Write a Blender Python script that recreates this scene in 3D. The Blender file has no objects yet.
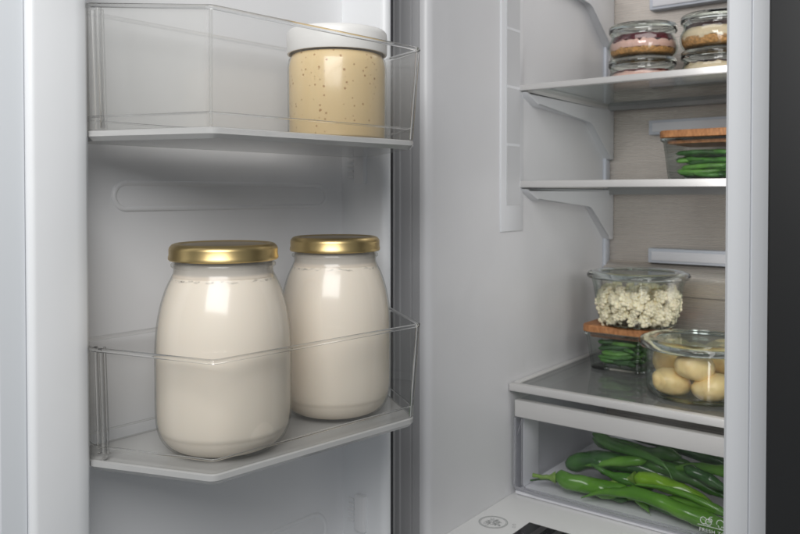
import bpy, bmesh, math, random
from mathutils import Vector, Matrix, noise

# ------------------------------------------------------------------ camera, world, lamps
scene = bpy.context.scene
C = scene.collection
YAW = math.radians(37.7)
cam_data = bpy.data.cameras.new('camera')
cam = bpy.data.objects.new('camera', cam_data)
C.objects.link(cam)
cam.location = (0, 0, 0)
cam.rotation_euler = (math.radians(89.0), 0, YAW)
cam_data.sensor_width = 36
cam_data.lens = 775 / 800 * 36
cam_data.shift_y = -(267 - (194 + 775 * math.tan(math.radians(1.0)))) / 800
cam_data.clip_start = 0.02
cam_data.clip_end = 50
cam_data.dof.use_dof = True
cam_data.dof.focus_distance = 0.72
cam_data.dof.aperture_fstop = 13
scene.camera = cam

world = bpy.data.worlds.new('World')
scene.world = world
world.use_nodes = True
wn = world.node_tree.nodes['Background']
wn.inputs['Color'].default_value = (0.91, 0.96, 1.0, 1)
wn.inputs['Strength'].default_value = 0.21

def area(name, loc, target, sx, sy, power, col):
    l = bpy.data.lights.new(name, 'AREA')
    l.shape = 'RECTANGLE'
    l.size, l.size_y, l.energy, l.color = sx, sy, power, col
    o = bpy.data.objects.new(name, l)
    C.objects.link(o)
    o.location = loc
    o.rotation_euler = (Vector(target) - Vector(loc)).to_track_quat('-Z', 'Y').to_euler()
    return o

area('key_softbox', (0.06, -0.31, 0.60), (-0.52, 0.78, -0.12), 0.85, 0.70, 13.8, (1.0, 0.995, 0.985))
area('ceiling_lamp', (-0.40, 1.24, 0.555), (-0.40, 1.30, 0.0), 0.28, 0.30, 0.64, (1.0, 0.98, 0.95))
area('side_fill_light', (-0.238, 1.03, -0.10), (-0.52, 1.44, -0.20), 0.06, 0.74, 0.74, (1.0, 0.99, 0.97))  # unseen fill added behind the right frame to lift the left wall
area('rear_fill_light', (-0.2345, 1.36, -0.14), (-0.60, 1.34, -0.14), 0.10, 0.30, 0.20, (1.0, 0.985, 0.96))  # second added fill, out of view, for the deep end of the cavity

scene.view_settings.view_transform = 'Standard'
scene.view_settings.look = 'None'
scene.view_settings.exposure = 0.0
scene.view_settings.gamma = 1.0
scene.render.engine = 'CYCLES'
scene.cycles.max_bounces = 14
scene.cycles.diffuse_bounces = 6
scene.cycles.glossy_bounces = 6
scene.cycles.transmission_bounces = 12
scene.cycles.transparent_max_bounces = 48
scene.cycles.caustics_refractive = False
scene.cycles.caustics_reflective = False
scene.cycles.use_denoising = True
scene.cycles.sample_clamp_indirect = 6

# ------------------------------------------------------------------ materials
def nt(name):
    m = bpy.data.materials.new(name)
    m.use_nodes = True
    return m, m.node_tree, m.node_tree.nodes['Principled BSDF']

def plain(name, col, rough=0.4, metal=0.0, bump=0.0, bscale=300.0, vary=0.0, vscale=30.0, coat=0.0, sss=0.0, spec=0.5, wave=0.0):
    m, t, p = nt(name)
    p.inputs['Base Color'].default_value = (*col, 1)
    p.inputs['Roughness'].default_value = rough
    p.inputs['Metallic'].default_value = metal
    p.inputs['Specular IOR Level'].default_value = spec
    if coat:
        p.inputs['Coat Weight'].default_value = coat
        p.inputs['Coat Roughness'].default_value = 0.08
    if sss:
        p.inputs['Subsurface Weight'].default_value = sss
        p.inputs['Subsurface Radius'].default_value = (0.01, 0.007, 0.004)
        p.inputs['Subsurface Scale'].default_value = 0.5
    tc = t.nodes.new('ShaderNodeTexCoord')
    if bump:
        n = t.nodes.new('ShaderNodeTexNoise'); n.inputs['Scale'].default_value = bscale
        n.inputs['Detail'].default_value = 3
        b = t.nodes.new('ShaderNodeBump'); b.inputs['Strength'].default_value = bump
        b.inputs['Distance'].default_value = 0.001
        t.links.new(tc.outputs['Object'], n.inputs['Vector'])
        t.links.new(n.outputs['Fac'], b.inputs['Height'])
        t.links.new(b.outputs['Normal'], p.inputs['Normal'])
        if wave:                                      # faint large waviness of moulded sheet
            n2 = t.nodes.new('ShaderNodeTexNoise'); n2.inputs['Scale'].default_value = 11
            n2.inputs['Detail'].default_value = 2
            b2 = t.nodes.new('ShaderNodeBump'); b2.inputs['Strength'].default_value = wave
            b2.inputs['Distance'].default_value = 0.01
            t.links.new(tc.outputs['Object'], n2.inputs['Vector'])
            t.links.new(n2.outputs['Fac'], b2.inputs['Height'])
            t.links.new(b2.outputs['Normal'], b.inputs['Normal'])
    if vary:
        n = t.nodes.new('ShaderNodeTexNoise'); n.inputs['Scale'].default_value = vscale
        n.inputs['Detail'].default_value = 4
        r = t.nodes.new('ShaderNodeValToRGB')
        r.color_ramp.elements[0].position = 0.3; r.color_ramp.elements[1].position = 0.7
        r.color_ramp.elements[0].color = (*[c * (1 - vary) for c in col], 1)
        r.color_ramp.elements[1].color = (*[min(1, c * (1 + vary)) for c in col], 1)
        t.links.new(tc.outputs['Object'], n.inputs['Vector'])
        t.links.new(n.outputs['Fac'], r.inputs['Fac'])
        t.links.new(r.outputs['Color'], p.inputs['Base Color'])
    return m

def clear(name, tint=(0.96, 0.97, 0.97), edge=(0.55, 0.66, 0.62), rough=0.03, milk=0.0, refl0=0.05, refl1=0.75, milkcol=(0.85, 0.85, 0.84), power=3.0):
    # a thin sheet of glass or clear plastic: looked through straight on, reflecting and darker at grazing angles
    m, t, p = nt(name)
    t.nodes.remove(p)
    out = t.nodes['Material Output']
    lw = t.nodes.new('ShaderNodeLayerWeight'); lw.inputs['Blend'].default_value = 0.5
    pw = t.nodes.new('ShaderNodeMath'); pw.operation = 'POWER'; pw.inputs[1].default_value = power
    t.links.new(lw.outputs['Facing'], pw.inputs[0])
    tr = t.nodes.new('ShaderNodeBsdfTransparent')
    mc = t.nodes.new('ShaderNodeMix'); mc.data_type = 'RGBA'
    mc.inputs[6].default_value = (*tint, 1); mc.inputs[7].default_value = (*edge, 1)
    t.links.new(pw.outputs[0], mc.inputs[0])
    t.links.new(mc.outputs[2], tr.inputs['Color'])
    gl = t.nodes.new('ShaderNodeBsdfGlossy'); gl.inputs['Roughness'].default_value = rough
    mr = t.nodes.new('ShaderNodeMapRange'); mr.inputs['To Min'].default_value = refl0; mr.inputs['To Max'].default_value = refl1
    p5 = t.nodes.new('ShaderNodeMath'); p5.operation = 'POWER'; p5.inputs[1].default_value = 5.0
    t.links.new(lw.outputs['Facing'], p5.inputs[0])
    t.links.new(p5.outputs[0], mr.inputs['Value'])
    mx = t.nodes.new('ShaderNodeMixShader')
    t.links.new(mr.outputs['Result'], mx.inputs[0])
    body = tr
    if milk:
        df = t.nodes.new('ShaderNodeBsdfDiffuse'); df.inputs['Color'].default_value = (*milkcol, 1)
        tl = t.nodes.new('ShaderNodeBsdfTranslucent'); tl.inputs['Color'].default_value = (*milkcol, 1)
        m1 = t.nodes.new('ShaderNodeMixShader'); m1.inputs[0].default_value = 0.4
        t.links.new(df.outputs[0], m1.inputs[1]); t.links.new(tl.outputs[0], m1.inputs[2])
        m2 = t.nodes.new('ShaderNodeMixShader'); m2.inputs[0].default_value = milk
        t.links.new(tr.outputs[0], m2.inputs[1]); t.links.new(m1.outputs[0], m2.inputs[2])
        body = m2
    t.links.new(body.outputs[0], mx.inputs[1]); t.links.new(gl.outputs[0], mx.inputs[2])
    t.links.new(mx.outputs[0], out.inputs['Surface'])
    return m

def refractive(name, col, rough=0.02, ior=1.45, trans=1.0):
    m, t, p = nt(name)
    p.inputs['Base Color'].default_value = (*col, 1)
    p.inputs['Transmission Weight'].default_value = trans
    p.inputs['Roughness'].default_value = rough
    p.inputs['IOR'].default_value = ior
    return m

M = {}
M['liner'] = plain('liner_plastic', (0.86, 0.86, 0.87), 0.33, bump=0.04, bscale=220, wave=0.16)
M['door_white'] = plain('door_white_plastic', (0.86, 0.87, 0.885), 0.36, bump=0.03, wave=0.1)
M['wall'] = plain('cavity_plastic', (0.70, 0.70, 0.715), 0.38, bump=0.05, bscale=180, wave=0.2)
M['rail'] = plain('bracket_plastic', (0.74, 0.75, 0.775), 0.4)
M['frame'] = plain('frame_plastic', (0.76, 0.775, 0.80), 0.4, bump=0.03)
M['floor'] = plain('floor_plastic', (0.80, 0.80, 0.79), 0.4, bump=0.04)
M['gasket'] = plain('gasket_rubber', (0.36, 0.36, 0.37), 0.6)
M['gasket_pale'] = plain('pale_gasket', (0.70, 0.725, 0.755), 0.5)
M['dark'] = plain('gap_shade_black', (0.03, 0.03, 0.035), 0.6)
M['outer'] = plain('graphite_door', (0.003, 0.003, 0.0033), 0.42, bump=0.02, bscale=500, spec=0.9)
M['blackglass'] = plain('black_glass', (0.012, 0.012, 0.013), 0.15)
M['trim'] = plain('trim_plastic', (0.60, 0.59, 0.58), 0.32)
M['trim_dark'] = plain('trim_grey', (0.30, 0.30, 0.30), 0.4)
M['white'] = plain('white_plastic', (0.88, 0.865, 0.84), 0.35, bump=0.02)
M['strip'] = plain('frosted_strip', (0.58, 0.585, 0.60), 0.5)
M['ink'] = plain('grey_ink', (0.33, 0.34, 0.34), 0.6)
M['whiteink'] = plain('white_ink', (0.85, 0.87, 0.86), 0.6)
M['vent'] = plain('vent_plastic', (0.62, 0.65, 0.72), 0.4)
M['sidestrip'] = plain('clear_white_plastic', (0.80, 0.80, 0.84), 0.35)
M['basket'] = clear('basket_plastic', (0.995, 0.995, 0.994), (0.78, 0.79, 0.78), 0.06, milk=0.010, refl0=0.008, refl1=0.6)
M['basket_milky'] = clear('basket_plastic_hazy', (0.992, 0.992, 0.99), (0.78, 0.77, 0.75), 0.08, milk=0.050, refl0=0.02, refl1=0.6)
M['basket_floor'] = clear('basket_floor_plastic', (0.80, 0.80, 0.79), (0.70, 0.70, 0.68), 0.12, milk=0.24, refl0=0.06, refl1=0.5, milkcol=(0.80, 0.78, 0.75))
M['basket_end'] = clear('basket_end_plastic', (0.99, 0.99, 0.985), (0.85, 0.84, 0.82), 0.10, milk=0.17, refl0=0.03, refl1=0.6, milkcol=(0.90, 0.90, 0.89))
M['soft_edge'] = clear('corner_plastic', (0.98, 0.98, 0.975), (0.85, 0.85, 0.84), 0.15, milk=0.14, refl0=0.03, refl1=0.3)
M['basket_floor'] = refractive('basket_floor_plastic', (0.95, 0.945, 0.93), 0.10, 1.40, 0.50)
M['rim'] = refractive('rim_plastic', (0.97, 0.97, 0.965), 0.05, 1.45)
M['rimglass'] = refractive('rim_glass', (0.90, 0.965, 0.945), 0.02, 1.47)
M['dishglass'] = clear('dish_glass', (0.985, 0.99, 0.988), (0.22, 0.32, 0.28), 0.02, refl0=0.05, refl1=0.7, power=4)
M['bean_light'] = plain('green_bean_light', (0.11, 0.28, 0.045), 0.40, bump=0.1, bscale=150, vary=0.3, vscale=50)
M['bean_dark'] = plain('green_bean_dark', (0.022, 0.085, 0.014), 0.42, bump=0.1, bscale=150, vary=0.4, vscale=50)
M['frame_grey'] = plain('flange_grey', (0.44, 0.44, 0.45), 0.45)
M['glass'] = clear('jar_glass', (0.995, 0.997, 0.996), (0.58, 0.68, 0.64), 0.02, refl0=0.05, refl1=0.7, power=3.5)
M['milkglass'] = clear('milk_jar_glass', (0.985, 0.985, 0.98), (0.80, 0.79, 0.75), 0.15, refl0=0.05, refl1=0.55, power=4)
M['lidglass'] = clear('lid_glass', (0.955, 0.975, 0.968), (0.55, 0.66, 0.62), 0.04, milk=0.04, refl0=0.10, refl1=0.8, power=2.2)
M['shelfglass'] = clear('shelf_glass', (0.90, 0.92, 0.915), (0.62, 0.66, 0.65), 0.035, milk=0.20, refl0=0.13, refl1=0.85, power=3)
M['shelfglass_low'] = M['shelfglass']
M['shelfglass'] = clear('shelf_glass_clear', (0.93, 0.95, 0.945), (0.62, 0.67, 0.65), 0.04, milk=0.05, refl0=0.08, refl1=0.85, power=3)
M['drawer'] = clear('drawer_plastic', (0.985, 0.985, 0.99), (0.7, 0.72, 0.76), 0.05, milk=0.008, refl0=0.02, refl1=0.5)
M['draweredge'] = clear('drawer_edge_plastic', (0.80, 0.80, 0.83), (0.5, 0.5, 0.55), 0.1, milk=0.32, refl0=0.12, refl1=0.7, milkcol=(0.85, 0.85, 0.88))
M['gold'] = plain('gold_tin', (0.60, 0.455, 0.215), 0.34, metal=1.0, bump=0.05, bscale=120)
M['goldtop'] = plain('gold_tin_top', (0.46, 0.38, 0.27), 0.38, metal=1.0, bump=0.04, bscale=160)
M['milk'] = None
M['potato'] = plain('peeled_potato', (0.95, 0.72, 0.35), 0.33, bump=0.25, bscale=70, vary=0.10, vscale=45, sss=0.25)
M['caul'] = plain('cauliflower', (0.95, 0.845, 0.61), 0.6, bump=0.35, bscale=420, vary=0.10, vscale=60, sss=0.15)
M['caulstem'] = plain('cauliflower_stem', (0.70, 0.62, 0.40), 0.5, vary=0.1)
M['bean'] = plain('green_bean', (0.060, 0.19, 0.028), 0.42, bump=0.1, bscale=150, vary=0.4, vscale=50)
M['beantip'] = plain('bean_tip', (0.14, 0.26, 0.07), 0.5)
M['crumb'] = plain('biscuit_crumb', (0.55, 0.29, 0.10), 0.8, bump=1.0, bscale=300, vary=0.45, vscale=230)
M['cream'] = plain('vanilla_cream', (0.80, 0.66, 0.44), 0.45, vary=0.06, vscale=60, sss=0.2)
M['pinkcream'] = plain('pink_cream', (0.78, 0.50, 0.42), 0.45, vary=0.08, vscale=60, sss=0.2)
M['jam'] = plain('berry_jam', (0.10, 0.005, 0.012), 0.22, vary=0.4, vscale=80)
M['choc'] = plain('dark_sauce', (0.045, 0.015, 0.012), 0.3, vary=0.4, vscale=80)
M['stem'] = plain('pepper_stem', (0.20, 0.34, 0.06), 0.45, bump=0.2, bscale=150, vary=0.25, vscale=60)

def pepper_mat(name, col, col2):
    m, t, p = nt(name)
    tc = t.nodes.new('ShaderNodeTexCoord')
    n = t.nodes.new('ShaderNodeTexNoise'); n.inputs['Scale'].default_value = 28; n.inputs['Detail'].default_value = 3
    r = t.nodes.new('ShaderNodeValToRGB')
    r.color_ramp.elements[0].position = 0.35; r.color_ramp.elements[1].position = 0.68
    r.color_ramp.elements[0].color = (*col, 1); r.color_ramp.elements[1].color = (*col2, 1)
    t.links.new(tc.outputs['Object'], n.inputs['Vector']); t.links.new(n.outputs['Fac'], r.inputs['Fac'])
    t.links.new(r.outputs['Color'], p.inputs['Base Color'])
    b = t.nodes.new('ShaderNodeBump'); b.inputs['Strength'].default_value = 0.25; b.inputs['Distance'].default_value = 0.002
    t.links.new(n.outputs['Fac'], b.inputs['Height']); t.links.new(b.outputs['Normal'], p.inputs['Normal'])
    p.inputs['Roughness'].default_value = 0.19
    return m
M['pepper_bright'] = pepper_mat('pepper_bright', (0.135, 0.31, 0.018), (0.21, 0.41, 0.024))
M['pepper_mid'] = pepper_mat('pepper_mid', (0.080, 0.235, 0.020), (0.135, 0.34, 0.034))
M['pepper_dark'] = pepper_mat('pepper_dark', (0.018, 0.080, 0.015), (0.042, 0.145, 0.024))
M['pepper_deep'] = pepper_mat('pepper_deep', (0.034, 0.125, 0.018), (0.070, 0.210, 0.028))

def wood_mat():
    m, t, p = nt('bamboo')
    tc = t.nodes.new('ShaderNodeTexCoord')
    mp = t.nodes.new('ShaderNodeMapping'); mp.inputs['Scale'].default_value = (90, 6, 40)
    n = t.nodes.new('ShaderNodeTexNoise'); n.inputs['Scale'].default_value = 3; n.inputs['Detail'].default_value = 6
    r = t.nodes.new('ShaderNodeValToRGB')
    r.color_ramp.elements[0].position = 0.3; r.color_ramp.elements[0].color = (0.32, 0.125, 0.045, 1)
    r.color_ramp.elements[1].position = 0.7; r.color_ramp.elements[1].color = (0.56, 0.265, 0.11, 1)
    t.links.new(tc.outputs['Object'], mp.inputs['Vector']); t.links.new(mp.outputs[0], n.inputs['Vector'])
    t.links.new(n.outputs['Fac'], r.inputs['Fac']); t.links.new(r.outputs['Color'], p.inputs['Base Color'])
    p.inputs['Roughness'].default_value = 0.5
    return m
M['wood'] = wood_mat()

def steel_mat():
    m, t, p = nt('brushed_back')
    tc = t.nodes.new('ShaderNodeTexCoord')
    mp = t.nodes.new('ShaderNodeMapping'); mp.inputs['Scale'].default_value = (1.2, 1.2, 900)
    n = t.nodes.new('ShaderNodeTexNoise'); n.inputs['Scale'].default_value = 2; n.inputs['Detail'].default_value = 5
    t.links.new(tc.outputs['Object'], mp.inputs['Vector']); t.links.new(mp.outputs[0], n.inputs['Vector'])
    r = t.nodes.new('ShaderNodeMapRange'); r.inputs['To Min'].default_value = 0.22; r.inputs['To Max'].default_value = 0.32
    t.links.new(n.outputs['Fac'], r.inputs['Value']); t.links.new(r.outputs[0], p.inputs['Roughness'])
    b = t.nodes.new('ShaderNodeBump'); b.inputs['Strength'].default_value = 0.07; b.inputs['Distance'].default_value = 0.001
    t.links.new(n.outputs['Fac'], b.inputs['Height']); t.links.new(b.outputs['Normal'], p.inputs['Normal'])
    cr = t.nodes.new('ShaderNodeValToRGB')
    cr.color_ramp.elements[0].position = 0.3; cr.color_ramp.elements[0].color = (0.585, 0.535, 0.485, 1)
    cr.color_ramp.elements[1].position = 0.7; cr.color_ramp.elements[1].color = (0.635, 0.58, 0.53, 1)
    t.links.new(n.outputs['Fac'], cr.inputs['Fac']); t.links.new(cr.outputs['Color'], p.inputs['Base Color'])
    p.inputs['Metallic'].default_value = 0.6
    return m
M['steel'] = steel_mat()

def specks_mat(name, col, spot, scale, size, rough=0.35, band=None, sss=0.2):
    # a creamy filling with a scatter of small dark grains; band = (z0, z1) keeps them to one height
    m, t, p = nt(name)
    tc = t.nodes.new('ShaderNodeTexCoord')
    v = t.nodes.new('ShaderNodeTexVoronoi'); v.inputs['Scale'].default_value = scale
    t.links.new(tc.outputs['Object'], v.inputs['Vector'])
    n = t.nodes.new('ShaderNodeTexNoise'); n.inputs['Scale'].default_value = scale * 0.35; n.inputs['Detail'].default_value = 3
    t.links.new(tc.outputs['Object'], n.inputs['Vector'])
    ad = t.nodes.new('ShaderNodeMath'); ad.operation = 'MULTIPLY_ADD'; ad.inputs[1].default_value = 0.85
    t.links.new(n.outputs['Fac'], ad.inputs[0]); t.links.new(v.outputs['Distance'], ad.inputs[2])
    lt = t.nodes.new('ShaderNodeMapRange'); lt.inputs['From Min'].default_value = size + 0.13; lt.inputs['From Max'].default_value = size - 0.02
    t.links.new(ad.outputs[0], lt.inputs['Value'])
    sep = t.nodes.new('ShaderNodeSeparateColor'); t.links.new(v.outputs['Color'], sep.inputs[0])
    g = t.nodes.new('ShaderNodeMath'); g.operation = 'GREATER_THAN'; g.inputs[1].default_value = 0.42
    t.links.new(sep.outputs[0], g.inputs[0])
    mu = t.nodes.new('ShaderNodeMath'); mu.operation = 'MULTIPLY'
    t.links.new(lt.outputs[0], mu.inputs[0]); t.links.new(g.outputs[0], mu.inputs[1])
    fac = mu.outputs[0]
    if band:
        sx = t.nodes.new('ShaderNodeSeparateXYZ'); t.links.new(tc.outputs['Object'], sx.inputs[0])
        sb = t.nodes.new('ShaderNodeMath'); sb.operation = 'SUBTRACT'; sb.inputs[1].default_value = (band[0] + band[1]) / 2
        ab = t.nodes.new('ShaderNodeMath'); ab.operation = 'ABSOLUTE'
        lz = t.nodes.new('ShaderNodeMath'); lz.operation = 'LESS_THAN'; lz.inputs[1].default_value = (band[1] - band[0]) / 2
        t.links.new(sx.outputs['Z'], sb.inputs[0]); t.links.new(sb.outputs[0], ab.inputs[0]); t.links.new(ab.outputs[0], lz.inputs[0])
        m3 = t.nodes.new('ShaderNodeMath'); m3.operation = 'MULTIPLY'
        t.links.new(fac, m3.inputs[0]); t.links.new(lz.outputs[0], m3.inputs[1]); fac = m3.outputs[0]
    mx = t.nodes.new('ShaderNodeMix'); mx.data_type = 'RGBA'
    mx.inputs[6].default_value = (*col, 1); mx.inputs[7].default_value = (*spot, 1)
    t.links.new(fac, mx.inputs[0]); t.links.new(mx.outputs[2], p.inputs['Base Color'])
    p.inputs['Roughness'].default_value = rough
    p.inputs['Subsurface Weight'].default_value = sss
    p.inputs['Subsurface Radius'].default_value = (0.01, 0.008, 0.005); p.inputs['Subsurface Scale'].default_value = 0.5
    return m
def milk_mat():
    # milk with a thin broken line of dried residue at its level
    m, t, p = nt('milk')
    tc = t.nodes.new('ShaderNodeTexCoord')
    sx = t.nodes.new('ShaderNodeSeparateXYZ'); t.links.new(tc.outputs['Object'], sx.inputs[0])
    mp = t.nodes.new('ShaderNodeMapping'); mp.inputs['Scale'].default_value = (1, 1, 2.2)
    t.links.new(tc.outputs['Object'], mp.inputs['Vector'])
    n = t.nodes.new('ShaderNodeTexNoise'); n.inputs['Scale'].default_value = 190; n.inputs['Detail'].default_value = 6
    t.links.new(mp.outputs[0], n.inputs['Vector'])
    n2 = t.nodes.new('ShaderNodeTexNoise'); n2.inputs['Scale'].default_value = 32; n2.inputs['Detail'].default_value = 2
    t.links.new(tc.outputs['Object'], n2.inputs['Vector'])
    # distance of the height from a slightly wavy level line
    w = t.nodes.new('ShaderNodeMath'); w.operation = 'MULTIPLY_ADD'; w.inputs[1].default_value = 0.007; w.inputs[2].default_value = 0.1556
    t.links.new(n2.outputs['Fac'], w.inputs[0])
    d = t.nodes.new('ShaderNodeMath'); d.operation = 'SUBTRACT'; t.links.new(sx.outputs['Z'], d.inputs[0]); t.links.new(w.outputs[0], d.inputs[1])
    ab = t.nodes.new('ShaderNodeMath'); ab.operation = 'ABSOLUTE'; t.links.new(d.outputs[0], ab.inputs[0])
    ln = t.nodes.new('ShaderNodeMapRange'); ln.inputs['From Min'].default_value = 0.0017; ln.inputs['From Max'].default_value = 0.0001
    t.links.new(ab.outputs[0], ln.inputs['Value'])
    br = t.nodes.new('ShaderNodeMapRange'); br.inputs['From Min'].default_value = 0.48; br.inputs['From Max'].default_value = 0.75
    t.links.new(n.outputs['Fac'], br.inputs['Value'])
    mu = t.nodes.new('ShaderNodeMath'); mu.operation = 'MULTIPLY'; t.links.new(ln.outputs[0], mu.inputs[0]); t.links.new(br.outputs[0], mu.inputs[1])
    mx = t.nodes.new('ShaderNodeMix'); mx.data_type = 'RGBA'
    mx.inputs[6].default_value = (0.905, 0.815, 0.70, 1); mx.inputs[7].default_value = (0.20, 0.18, 0.15, 1)
    t.links.new(mu.outputs[0], mx.inputs[0]); t.links.new(mx.outputs[2], p.inputs['Base Color'])
    p.inputs['Roughness'].default_value = 0.5
    p.inputs['Subsurface Weight'].default_value = 0.25
    p.inputs['Subsurface Radius'].default_value = (0.012, 0.010, 0.008); p.inputs['Subsurface Scale'].default_value = 0.5
    return m
M['milk'] = milk_mat()
M['sauce'] = specks_mat('sauce', (0.95, 0.715, 0.39), (0.55, 0.31, 0.13), 190, 0.535, 0.4)

# ------------------------------------------------------------------ helpers
def obj(name, bm, mat, parent=None, smooth=True, angle=35):
    me = bpy.data.meshes.new(name)
    bmesh.ops.recalc_face_normals(bm, faces=bm.faces)
    bm.to_mesh(me); bm.free()
    if smooth:
        me.polygons.foreach_set('use_smooth', [True] * len(me.polygons))
        me.set_sharp_from_angle(angle=math.radians(angle))
    me.materials.append(mat)
    o = bpy.data.objects.new(name, me)
    C.objects.link(o)
    off = Vector((0, 0, 0)); q = parent
    while q is not None:
        off += Vector(q.location); q = q.parent
    if parent is not None:
        o.parent = parent
    o.location = -off + Vector(o.location)          # meshes are written in room coordinates
    return o

def thing(name, label, cat, loc, group=None):
    o = bpy.data.objects.new(name, None)
    C.objects.link(o)
    o.empty_display_size = 0.02
    o.location = loc
    o['label'] = label; o['category'] = cat
    if group: o['group'] = group
    return o

def tag(o, label, cat, group=None):
    o['label'] = label; o['category'] = cat
    if group: o['group'] = group
    return o

def solo(name, bm, mat, label, cat, loc, group=None, **k):
    # one mesh thing with its origin at loc
    loc = Vector(loc)
    bmesh.ops.translate(bm, verts=bm.verts, vec=-loc)
    o = obj(name, bm, mat, None, **k)
    o.location = loc
    return tag(o, label, cat, group)

def add_box(bm, a, b, bev=0.0, seg=2, xf=None):
    x0, y0, z0 = a; x1, y1, z1 = b
    vs = [bm.verts.new(p) for p in ((x0,y0,z0),(x1,y0,z0),(x1,y1,z0),(x0,y1,z0),(x0,y0,z1),(x1,y0,z1),(x1,y1,z1),(x0,y1,z1))]
    fs = [bm.faces.new([vs[i] for i in f]) for f in ((3,2,1,0),(4,5,6,7),(0,1,5,4),(1,2,6,5),(2,3,7,6),(3,0,4,7))]
    if bev:
        es = list({e for f in fs for e in f.edges})
        r = bmesh.ops.bevel(bm, geom=es, offset=bev, segments=seg, affect='EDGES', profile=0.5)
        vs = [v for v in vs if v.is_valid] + [v for v in r['verts'] if v.is_valid]
        vs = list(set(vs))
    if xf:
        for v in vs: v.co = xf(v.co)
    return bm

def boxm(a, b, bev=0.0, seg=2, xf=None):
    return add_box(bmesh.new(), a, b, bev, seg, xf)

def add_prism(bm, pts, d, bev=0.0, seg=2):
    # closed polygon of 3-D points pushed along vector d
    d = Vector(d)
    a = [bm.verts.new(p) for p in pts]
    b = [bm.verts.new(Vector(p) + d) for p in pts]
    n = len(pts)
    fa = bm.faces.new(a[::-1]); fb = bm.faces.new(b)
    for i in range(n):
        bm.faces.new((a[i], a[(i+1) % n], b[(i+1) % n], b[i]))
    if bev:
        bmesh.ops.bevel(bm, geom=list(fb.edges), offset=bev, segments=seg, affect='EDGES', profile=0.5)
    return bm

def add_lathe(bm, prof, c, seg=64, close=False):
    # prof: (r, z) list; r = 0 gives a pole; c = (x, y, z) added
    rings = []
    for r, z in prof:
        if r <= 1e-6:
            rings.append([bm.verts.new((c[0], c[1], c[2] + z))])
        else:
            rings.append([bm.verts.new((c[0] + r*math.cos(2*math.pi*i/seg), c[1] + r*math.sin(2*math.pi*i/seg), c[2] + z)) for i in range(seg)])
    prs = list(zip(rings[:-1], rings[1:]))
    if close: prs.append((rings[-1], rings[0]))
    for A, B in prs:
        for i in range(seg):
            j = (i + 1) % seg
            if len(A) == 1 and len(B) == 1: continue
            if len(A) == 1: bm.faces.new((A[0], B[i], B[j]))
            elif len(B) == 1: bm.faces.new((A[i], A[j], B[0]))
            else: bm.faces.new((A[i], A[j], B[j], B[i]))
    return bm

def smoothprof(pts, n=8):
    # Catmull-Rom through a profile
    out = []
    for i in range(len(pts) - 1):
        p0 = pts[max(i-1, 0)]; p1 = pts[i]; p2 = pts[i+1]; p3 = pts[min(i+2, len(pts)-1)]
        for k in range(n):
            t = k / n
            out.append(tuple(0.5*((2*b) + (-a+c)*t + (2*a-5*b+4*c-d)*t*t + (-a+3*b-3*c+d)*t**3) for a, b, c, d in zip(p0, p1, p2, p3)))
    out.append(tuple(pts[-1]))
    return out

def add_tube(bm, path, rad, seg=14, caps=True, flat=None):
    # path: points; rad: radius or list
    P = [Vector(p) for p in path]; n = len(P)
    R = rad if isinstance(rad, (list, tuple)) else [rad] * n
    rings = []
    up = Vector((0, 0, 1))
    T0 = (P[1] - P[0]).normalized()
    u = T0.cross(up)
    if u.length < 1e-3: u = T0.cross(Vector((1, 0, 0)))
    u.normalize()
    for i in range(n):
        T = (P[min(i+1, n-1)] - P[max(i-1, 0)]).normalized()
        u = (u - T * u.dot(T)).normalized()
        w = T.cross(u)
        rings.append([bm.verts.new(P[i] + (u*math.cos(2*math.pi*k/seg) + w*math.sin(2*math.pi*k/seg)*(flat or 1)) * R[i]) for k in range(seg)])
    for A, B in zip(rings[:-1], rings[1:]):
        for k in range(seg):
            bm.faces.new((A[k], A[(k+1) % seg], B[(k+1) % seg], B[k]))
    if caps:
        bm.faces.new(rings[0][::-1]); bm.faces.new(rings[-1])
    return bm

def wobble(bm, amp, scale, seed=0.0):
    bm.normal_update()
    for v in bm.verts:
        v.co += v.normal * amp * noise.noise(v.co * scale + Vector((seed, seed*1.7, -seed)))
    return bm

# door axes: e runs from the free edge to the hinge, n points out of the inner face
E = Vector((0.04885, 0.99881, 0)); N = Vector((0.99881, -0.04885, 0))
def D(e, n, z): return E*e + N*n + Vector((0, 0, z))
def dxf(co): return D(co.x, co.y, co.z)
def dbox(e0, e1, n0, n1, z0, z1, bev=0.0, seg=2): return boxm((e0, n0, z0), (e1, n1, z1), bev, seg, dxf)
def ext(profile, z0, z1, bm=None):
    # (e, n) outline of the door carried from z0 to z1
    return add_prism(bm or bmesh.new(), [D(e, n, z0) for e, n in profile], (0, 0, z1 - z0))

# ------------------------------------------------------------------ the refrigerator
ZB, ZT = -0.95, 0.62
fridge = thing('refrigerator', 'open refrigerator with grey interior, white door swung out left and black door closed beside it', 'refrigerator', (-0.42, 1.15, ZB))

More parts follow.
